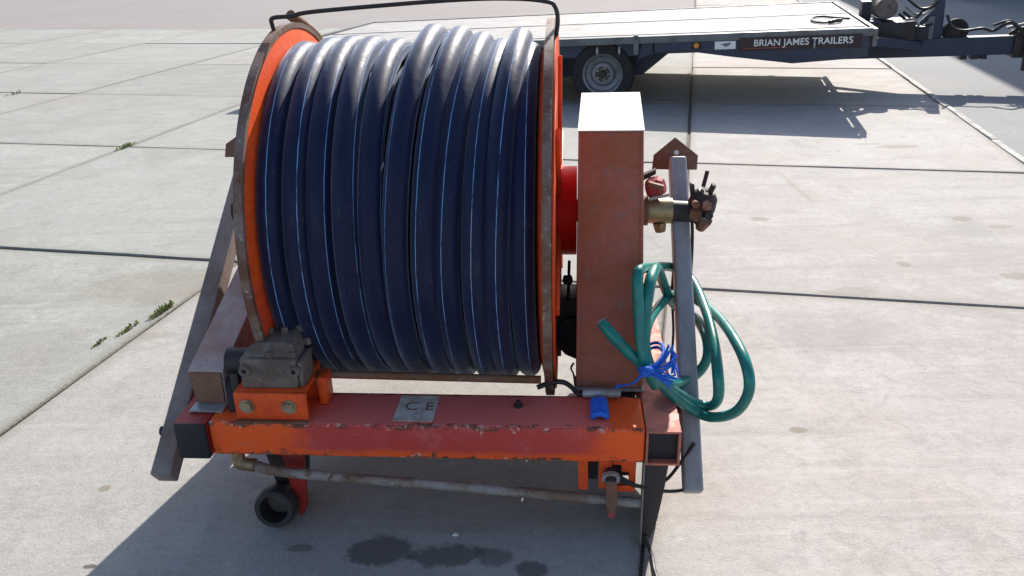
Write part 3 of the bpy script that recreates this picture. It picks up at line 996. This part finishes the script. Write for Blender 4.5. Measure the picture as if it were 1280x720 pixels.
# --- swing-up stays with foot plates
def stay(x, b, t, mat, sq, pad):
    e = empty('support_stay')
    e.parent = mc
    b, t = Vector((x, *b)), Vector((x, *t))
    d = (t - b).normalized()
    tb = MB().bar(b, t, sq, sq, (1, 0, 0))
    o = tb.build('tube', mat, e, bevel=.009 if pad > 0 else .005, seg=4)
    nrm = Vector((1, 0, 0)).cross(d)              # in-plane perpendicular, up/back
    if nrm.z < 0:
        nrm = -nrm
    # house shaped foot plate across the upper end
    pts = [(-.066, -.040), (.058, -.042), (.060, -.002), (-.004, .048), (-.062, .0)]
    if pad == 0:
        pts = [(x_ * 1.3 - .01, y_) for x_, y_ in pts]
    nrm = Vector((0, .25, .97)).normalized()
    base = t + Vector((0, .022, .008))
    d = Vector((0, .97, -.25)).normalized()
    vs = []
    for k in (0, .008):
        for u_, v_ in pts:
            vs.append(base + d * k + Vector((1, 0, 0)) * u_ + nrm * v_)
    n = len(pts)
    MB().add(vs, [tuple(range(n))[::-1], tuple(range(n, 2 * n))] + [(i, (i + 1) % n, n + (i + 1) % n, n + i) for i in range(n)]).build('foot_plate', 'rust', e, bevel=.002)
    MB().cyl(base - d * .003 + nrm * .006, base - d * .0003 + nrm * .006, .007, n=10).build('plate_rivet', 'white', e)
    return e, b, d


e1, b1, d1 = stay(.455, (-.488, .130), (.144, .770), 'greytube', .046, 1)
e2, b2, d2 = stay(-.802, (-.545, .180), (.288, .776), 'browntube', .050, 0)
MB().cyl((-.840, -.45, .250), (-.757, -.45, .250), .012, n=12).build('pivot_bolt', 'dark', e2, smooth=True)
MB().cyl((.413, -.35, .275), (.484, -.35, .275), .012, n=12).build('pivot_bolt', 'dark', e1, smooth=True)

# --- suction pipe with elbow along the bottom, coupling on the left
MB().tube(spline([(-.600, -.50, .192), (-.57, -.50, .181), (-.535, -.50, .174), (-.48, -.50, .168), (-.30, -.50, .155), (-.10, -.50, .142), (.10, -.50, .125), (.24, -.50, .114), (.335, -.50, .106)], 6), .0125, 12).build('lower_pipe', 'oldpipe', mc, smooth=True)
MB().tube(spline([(-.634, -.49, .239), (-.634, -.495, .215), (-.630, -.50, .198), (-.612, -.50, .193), (-.594, -.50, .191)], 5), .0165, 12).build('pipe_elbow', 'brass', mc, smooth=True)
oc = empty('outlet_coupling')
oc.parent = mc
p0 = Vector((-.566, -.475, .055))
dd = Vector((.02, -.86, .18)).normalized()
MB().lathe([(.03, .036), (.03, .047), (.022, .0515), (-.012, .0515), (-.02, .046), (-.075, .042), (-.075, .034), (.0, .036)], p0, dd, 32).build('collar', 'dark', oc, smooth=True, angle=30)
MB().cyl(p0 - dd * .03, p0 - dd * .026, .037, n=24).build('seal', 'castiron', oc)
MB().tube(spline([p0 - dd * .05, p0 - dd * .10, p0 - dd * .16 + Vector((0, 0, .05)), p0 - dd * .18 + Vector((0, 0, .16))], 6), .040, 18).build('outlet_pipe', 'dark', oc, smooth=True)

# --- right hand bracket, clevis and pin
rb = empty('hitch_bracket')
rb.parent = mc
MB().box((.184, -.505, .145), (.207, -.42, .2395)).build('cheek_plate', 'orange', rb, bevel=.002)
MB().box((.232, -.507, .150), (.262, -.495, .2395)).build('cheek_plate', 'orange', rb, bevel=.002)
MB().prism([(.264, .2395), (.318, .2395), (.318, .14), (.275, .14), (.275, .155), (.302, .158), (.302, .195), (.284, .195), (.284, .215), (.264, .215)], 'y', -.503, -.493).build('cheek_plate', 'orange', rb, bevel=.002)
MB().box((.209, -.47, .150), (.231, -.43, .239)).build('backing_block', 'dark', rb)
MB().box((.263, -.44, .14), (.318, -.42, .2395)).build('backing_block', 'dark', rb)
MB().cyl((.259, -.525, .200), (.259, -.46, .200), .013, n=14).build('pin', 'dark', rb, smooth=True)
MB().lathe([(-.004, .014), (.004, .014), (.004, .021), (-.004, .021)], (.259, -.527, .196), (0, 1, .3), 18).build('pin_ring', 'galv', rb, smooth=True)
MB().prism([(.246, .19), (.272, .19), (.276, .13), (.268, .085), (.255, .085), (.249, .13)], 'y', -.535, -.518).build('clevis', 'rust', rb, bevel=.004)
MB().cyl((.262, -.536, .098), (.262, -.515, .094), .009, n=10).build('clevis_pin', 'redvalve', rb)
MB().tube(spline([(.27, -.51, .185), (.29, -.508, .172), (.329, -.505, .158), (.388, -.48, .156), (.43, -.45, .193), (.46, -.43, .23)], 6), .0042, 8).build('cable', 'cable', mc, smooth=True)
MB().tube(spline([(.262, -.52, .21), (.290, -.525, .192), (.327, -.525, .172), (.386, -.50, .142), (.435, -.48, .132), (.47, -.46, .14)], 6), .0042, 8).build('cable', 'cable', mc, smooth=True)
MB().tube(spline([(.345, -.525, .03), (.352, -.54, .012), (.358, -.57, .006), (.360, -.62, .006), (.372, -.68, .006)], 6), .0045, 8).build('cable', 'cable', mc, smooth=True)

# ================================================================= the wound hose
HR = .0285
top_x = [-.505, -.446, -.392, -.338, -.274, -.178, -.112, -.058, -.010, .040, .068]
fj = [0, .003, -.002, .004, .001, -.004, .003, -.002, .004, -.003, 0]
front_x = [-.504 + .0560 * k + fj[k] for k in range(11)]
top_r = [.430, .435, .439, .437, .431, .466, .459, .443, .424, .452, .414]
pts = []


def lerp(a, b, t):
    return a + (b - a) * t


# inner layer first, then the outer one wound back over it
STEP = 40
rn = random.Random(3)
for k in range(11):
    for s in range(STEP):
        f = s / STEP
        a = 2 * math.pi * f
        x = .058 - .0560 * (k + f)
        r = .374 + .003 * math.sin(3 * a + k)
        pts.append((x, r * math.cos(a), ZC + r * math.sin(a)))
# rise to the outer layer over a quarter turn
for s in range(10):
    f = s / 10
    a = 2 * math.pi * f * .25 - math.pi / 2 * 0
    pts.append((-.520, lerp(.374, .43, f) * math.cos(a), ZC + lerp(.374, .43, f) * math.sin(a)))
first = True
for k in range(11):
    nx_top = top_x[k]
    sag = rn.uniform(-.010, .004)
    fr = .4285 + rn.uniform(-.007, .006)
    for s in range(STEP):
        f = s / STEP
        a = 2 * math.pi * f
        if first and f < .25:
            continue
        # keys: back 0, top .25, front .5, bottom .75, next back 1
        nxt = front_x[k + 1] if k < 10 else front_x[k] + .01
        keys = [(0, front_x[k] - .018, .428), (.25, top_x[k], top_r[k]), (.42, lerp(top_x[k], front_x[k], .75), lerp(top_r[k], fr, .8)), (.5, front_x[k], fr), (.75, front_x[k] + .006, fr + sag), (1.0, nxt - .018, .428)]
        if k == 4:
            keys[0] = (0, front_x[k] + .02, .40)
            keys[1] = (.25, top_x[k], top_r[k])
        if k == 5:
            keys[0] = (0, front_x[k] - .01, .425)
        for q in range(len(keys) - 1):
            if keys[q][0] <= f <= keys[q + 1][0]:
                t = (f - keys[q][0]) / (keys[q + 1][0] - keys[q][0])
                t = t * t * (3 - 2 * t)
                x = lerp(keys[q][1], keys[q + 1][1], t)
                r = lerp(keys[q][2], keys[q + 1][2], t)
                break
        x = min(x, .058)
        pts.append((x, r * math.cos(a), ZC + r * math.sin(a)))
    first = False
# smooth the path lightly
P = [Vector(p) for p in pts]
for _ in range(3):
    P = [P[0]] + [(P[i - 1] + P[i] * 2 + P[i + 1]) / 4 for i in range(1, len(P) - 1)] + [P[-1]]
hb = MB().tube(P, HR, 24)
hose = hb.build('wound_hose', 'hose', None, smooth=True)
hose.location = RO
hose.rotation_euler = (0, 0, RY)
tag(hose, 'thick black hose with thin blue stripes wound in coils on the orange reel', 'hose')

# ================================================================= teal hose, twine, tool handle
GH = [(0.235, -0.4, 0.533), (0.258, -0.42, 0.512), (0.295, -0.43, 0.473), (0.335, -0.43, 0.432), (0.366, -0.42, 0.393), (0.414, -0.4, 0.337), (0.471, -0.38, 0.285), (0.502, -0.42, 0.296), (0.543, -0.46, 0.337), (0.562, -0.48, 0.402), (0.558, -0.46, 0.452), (0.546, -0.38, 0.475), (0.532, -0.22, 0.463), (0.497, -0.08, 0.448), (0.455, -0.04, 0.449), (0.397, -0.18, 0.484), (0.345, -0.37, 0.521), (0.334, -0.41, 0.479), (0.351, -0.42, 0.422), (0.4, -0.4, 0.36), (0.463, -0.37, 0.306), (0.5, -0.38, 0.302), (0.513, -0.4, 0.341), (0.509, -0.38, 0.402), (0.51, -0.3, 0.439), (0.507, -0.18, 0.462), (0.492, -0.04, 0.482), (0.453, -0.0, 0.505), (0.384, -0.15, 0.57), (0.328, -0.34, 0.641), (0.314, -0.38, 0.64), (0.317, -0.4, 0.579), (0.322, -0.42, 0.509), (0.333, -0.44, 0.448), (0.368, -0.41, 0.383), (0.423, -0.34, 0.339), (0.477, -0.28, 0.332), (0.502, -0.28, 0.378), (0.504, -0.22, 0.414), (0.493, -0.1, 0.406), (0.46, -0.06, 0.406), (0.42, -0.12, 0.47), (0.387, -0.2, 0.565), (0.365, -0.28, 0.619), (0.343, -0.37, 0.616), (0.334, -0.4, 0.55), (0.332, -0.43, 0.494), (0.339, -0.44, 0.433), (0.362, -0.43, 0.386)]
gp = spline(GH, 7)
for _ in range(4):
    gp = [gp[0]] + [(gp[i - 1] + gp[i] * 2 + gp[i + 1]) / 4 for i in range(1, len(gp) - 1)] + [gp[-1]]
grd = [.0130 + .0009 * math.sin(i * .21) - .0010 * (math.sin(i * .073) ** 8) for i in range(len(gp))]
gh = MB().tube(gp, grd, 16, cap=False)
gho = gh.build('garden_hose', 'green', None, smooth=True)
tag(gho, 'coil of glossy teal green hose hanging beside the grey stay', 'hose')
gho.location = RO
gho.rotation_euler = (0, 0, RY)
e0, e_1 = gp[0], (gp[0] - gp[1]).normalized()
MB().lathe([(.0, .0105), (.0015, .0105), (.0015, .0133), (0, .0133)], e0, e_1, 16).build('cut_end', 'galv', gho, smooth=True)
MB().cyl(e0 - e_1 * .012, e0 - e_1 * .010, .0120, n=16).build('bore', 'black', gho)

tw = MB()
K = Vector((.337, -.455, .442))
tw.tube(spline([K + Vector((-.014, -.006, .004)), K + Vector((0, -.018, .012)), K + Vector((.012, -.006, 0)), K + Vector((0, -.002, -.012)), K + Vector((-.012, -.014, -.002)), K + Vector((.004, -.02, .004))], 6), .0065, 8)
for a, b_, c in (((.01, 0, .005), (.03, .0, .022), (.052, .01, .05)), ((.01, -.004, .0), (.035, -.01, .008), (.062, .0, .024)), ((.008, -.004, -.004), (.04, -.012, -.006), (.066, -.005, -.018)), ((.004, -.006, -.006), (.032, -.012, -.014), (.055, -.008, -.036)), ((.052, .01, .05), (.062, .03, .02), (.062, .0, -.01))):
    for q_ in range(6):
        jv = [Vector((random.uniform(-1, 1), random.uniform(-1, 1), random.uniform(-1, 1))) * .0055 for _ in range(3)]
        tw.tube(spline([K + Vector(a) + jv[0] * .5, K + Vector(b_) + jv[1], K + Vector(c) + jv[2] * 1.6], 6), .0021, 6)
for off in (0, .003, .006, -.003):
    tw.tube(spline([K + Vector((-.008, -.008 - off, -.004)), K + Vector((-.03, -.002, -.035)), (.285, -.415, .376), (.272 + off, -.405, .366 + off)], 6), .0026, 6)
# two turns round the coil
for r_, dz in ((.036, 0), (.033, .012)):
    ring = []
    for s in range(17):
        t = 2 * math.pi * s / 16
        ring.append(K + Vector((.012, .045, .0)) + Vector((.028 * math.cos(t), .052 * math.sin(t), dz + .02 * math.cos(t))))
    tw.tube(ring, .0038, 7, cap=False)
for k in range(6):     # wrap below the tool handle
    zz = .336 + .0005 * k
    y = -.425 - k * .0125
    tw.tube(spline([(.216, y, .3345), (.220, y - .003, .343), (.232, y - .004, .346), (.244, y - .003, .343), (.248, y, .3345)], 4), .0068, 8)
two = tw.build('blue_twine', 'twine', None, smooth=True)
two.location = RO
two.rotation_euler = (0, 0, RY)
tag(two, 'bright blue twine knotted round the teal hose and tied to the frame', 'twine')

th = MB()
th.lathe([(0, .001), (0, .0085), (.006, .0105), (.085, .0105), (.090, .0085), (.090, .001)], (.194, -.398, .3415 + .002), (1, -.01, .02), 18)
tho = th.build('pipe_handle', 'galv', None, smooth=True)
tho.location = RO
tho.rotation_euler = (0, 0, RY)
tag(tho, 'short grey pipe handle lying at the foot of the brown cabinet', 'handle')

# ================================================================= weeds and litter
def weed(loc, n, h, spread, label):
    rnd = random.Random(str(loc))
    b = MB()
    for k in range(n):
        t = rnd.uniform(0, 2 * math.pi)
        r = spread * math.sqrt(rnd.random())
        u_, v_ = r * math.cos(t) * 1.9, r * math.sin(t) * .30
        x, y = u_ * .2166 + v_ * .976, u_ * .976 - v_ * .2166
        hh = h * rnd.uniform(.4, 1)
        lean = Vector((rnd.uniform(-1, 1), rnd.uniform(-1, 1), 0)) * hh * .7
        wv = Vector((math.cos(t + 1.3), math.sin(t + 1.3), 0)) * rnd.uniform(.002, .0045)
        p = Vector((x, y, -.03))
        mid = p + lean * .4 + Vector((0, 0, .03 + hh * .7))
        tip = p + lean + Vector((0, 0, .03 + hh))
        b.add([p - wv * .5, p + wv * .5, mid + wv, tip, mid - wv], [(0, 1, 2, 4), (4, 2, 3)])
    o = b.build('weed', 'leaf', None)
    o.location = loc
    tag(o, label, 'weed', 'weeds in the slab joints')
    return o


weed((-1.405, 2.97, 0), 110, .022, .045, 'largest green weed tuft in the slab joint left of the reel')
weed((-1.475, 2.82, 0), 50, .011, .04, 'low weed tuft just below the largest one, left of the reel')
weed((-1.535, 2.70, 0), 26, .010, .025, 'small weed lowest in the joint left of the reel')
weed((-2.78, 5.87, 0), 70, .035, .06, 'weed tuft at the far slab corner left of the reel')
weed((-4.95, 8.35, 0), 24, .04, .08, 'sparse weed in the far slab joint near the left edge')
ch = MB().hexa([(-.011, -.006, 0), (.010, -.008, 0), (.012, .006, 0), (-.006, .009, 0), (-.008, -.004, .006), (.007, -.006, .007), (.008, .004, .005), (-.004, .006, .006)])
cho = ch.build('stone_chip', 'white', None)
cho.scale = (.7, .7, .7)
cho.location = (-.155, 1.595, .0)
tag(cho, 'tiny white stone chip on the shaded concrete below the beam', 'stone')
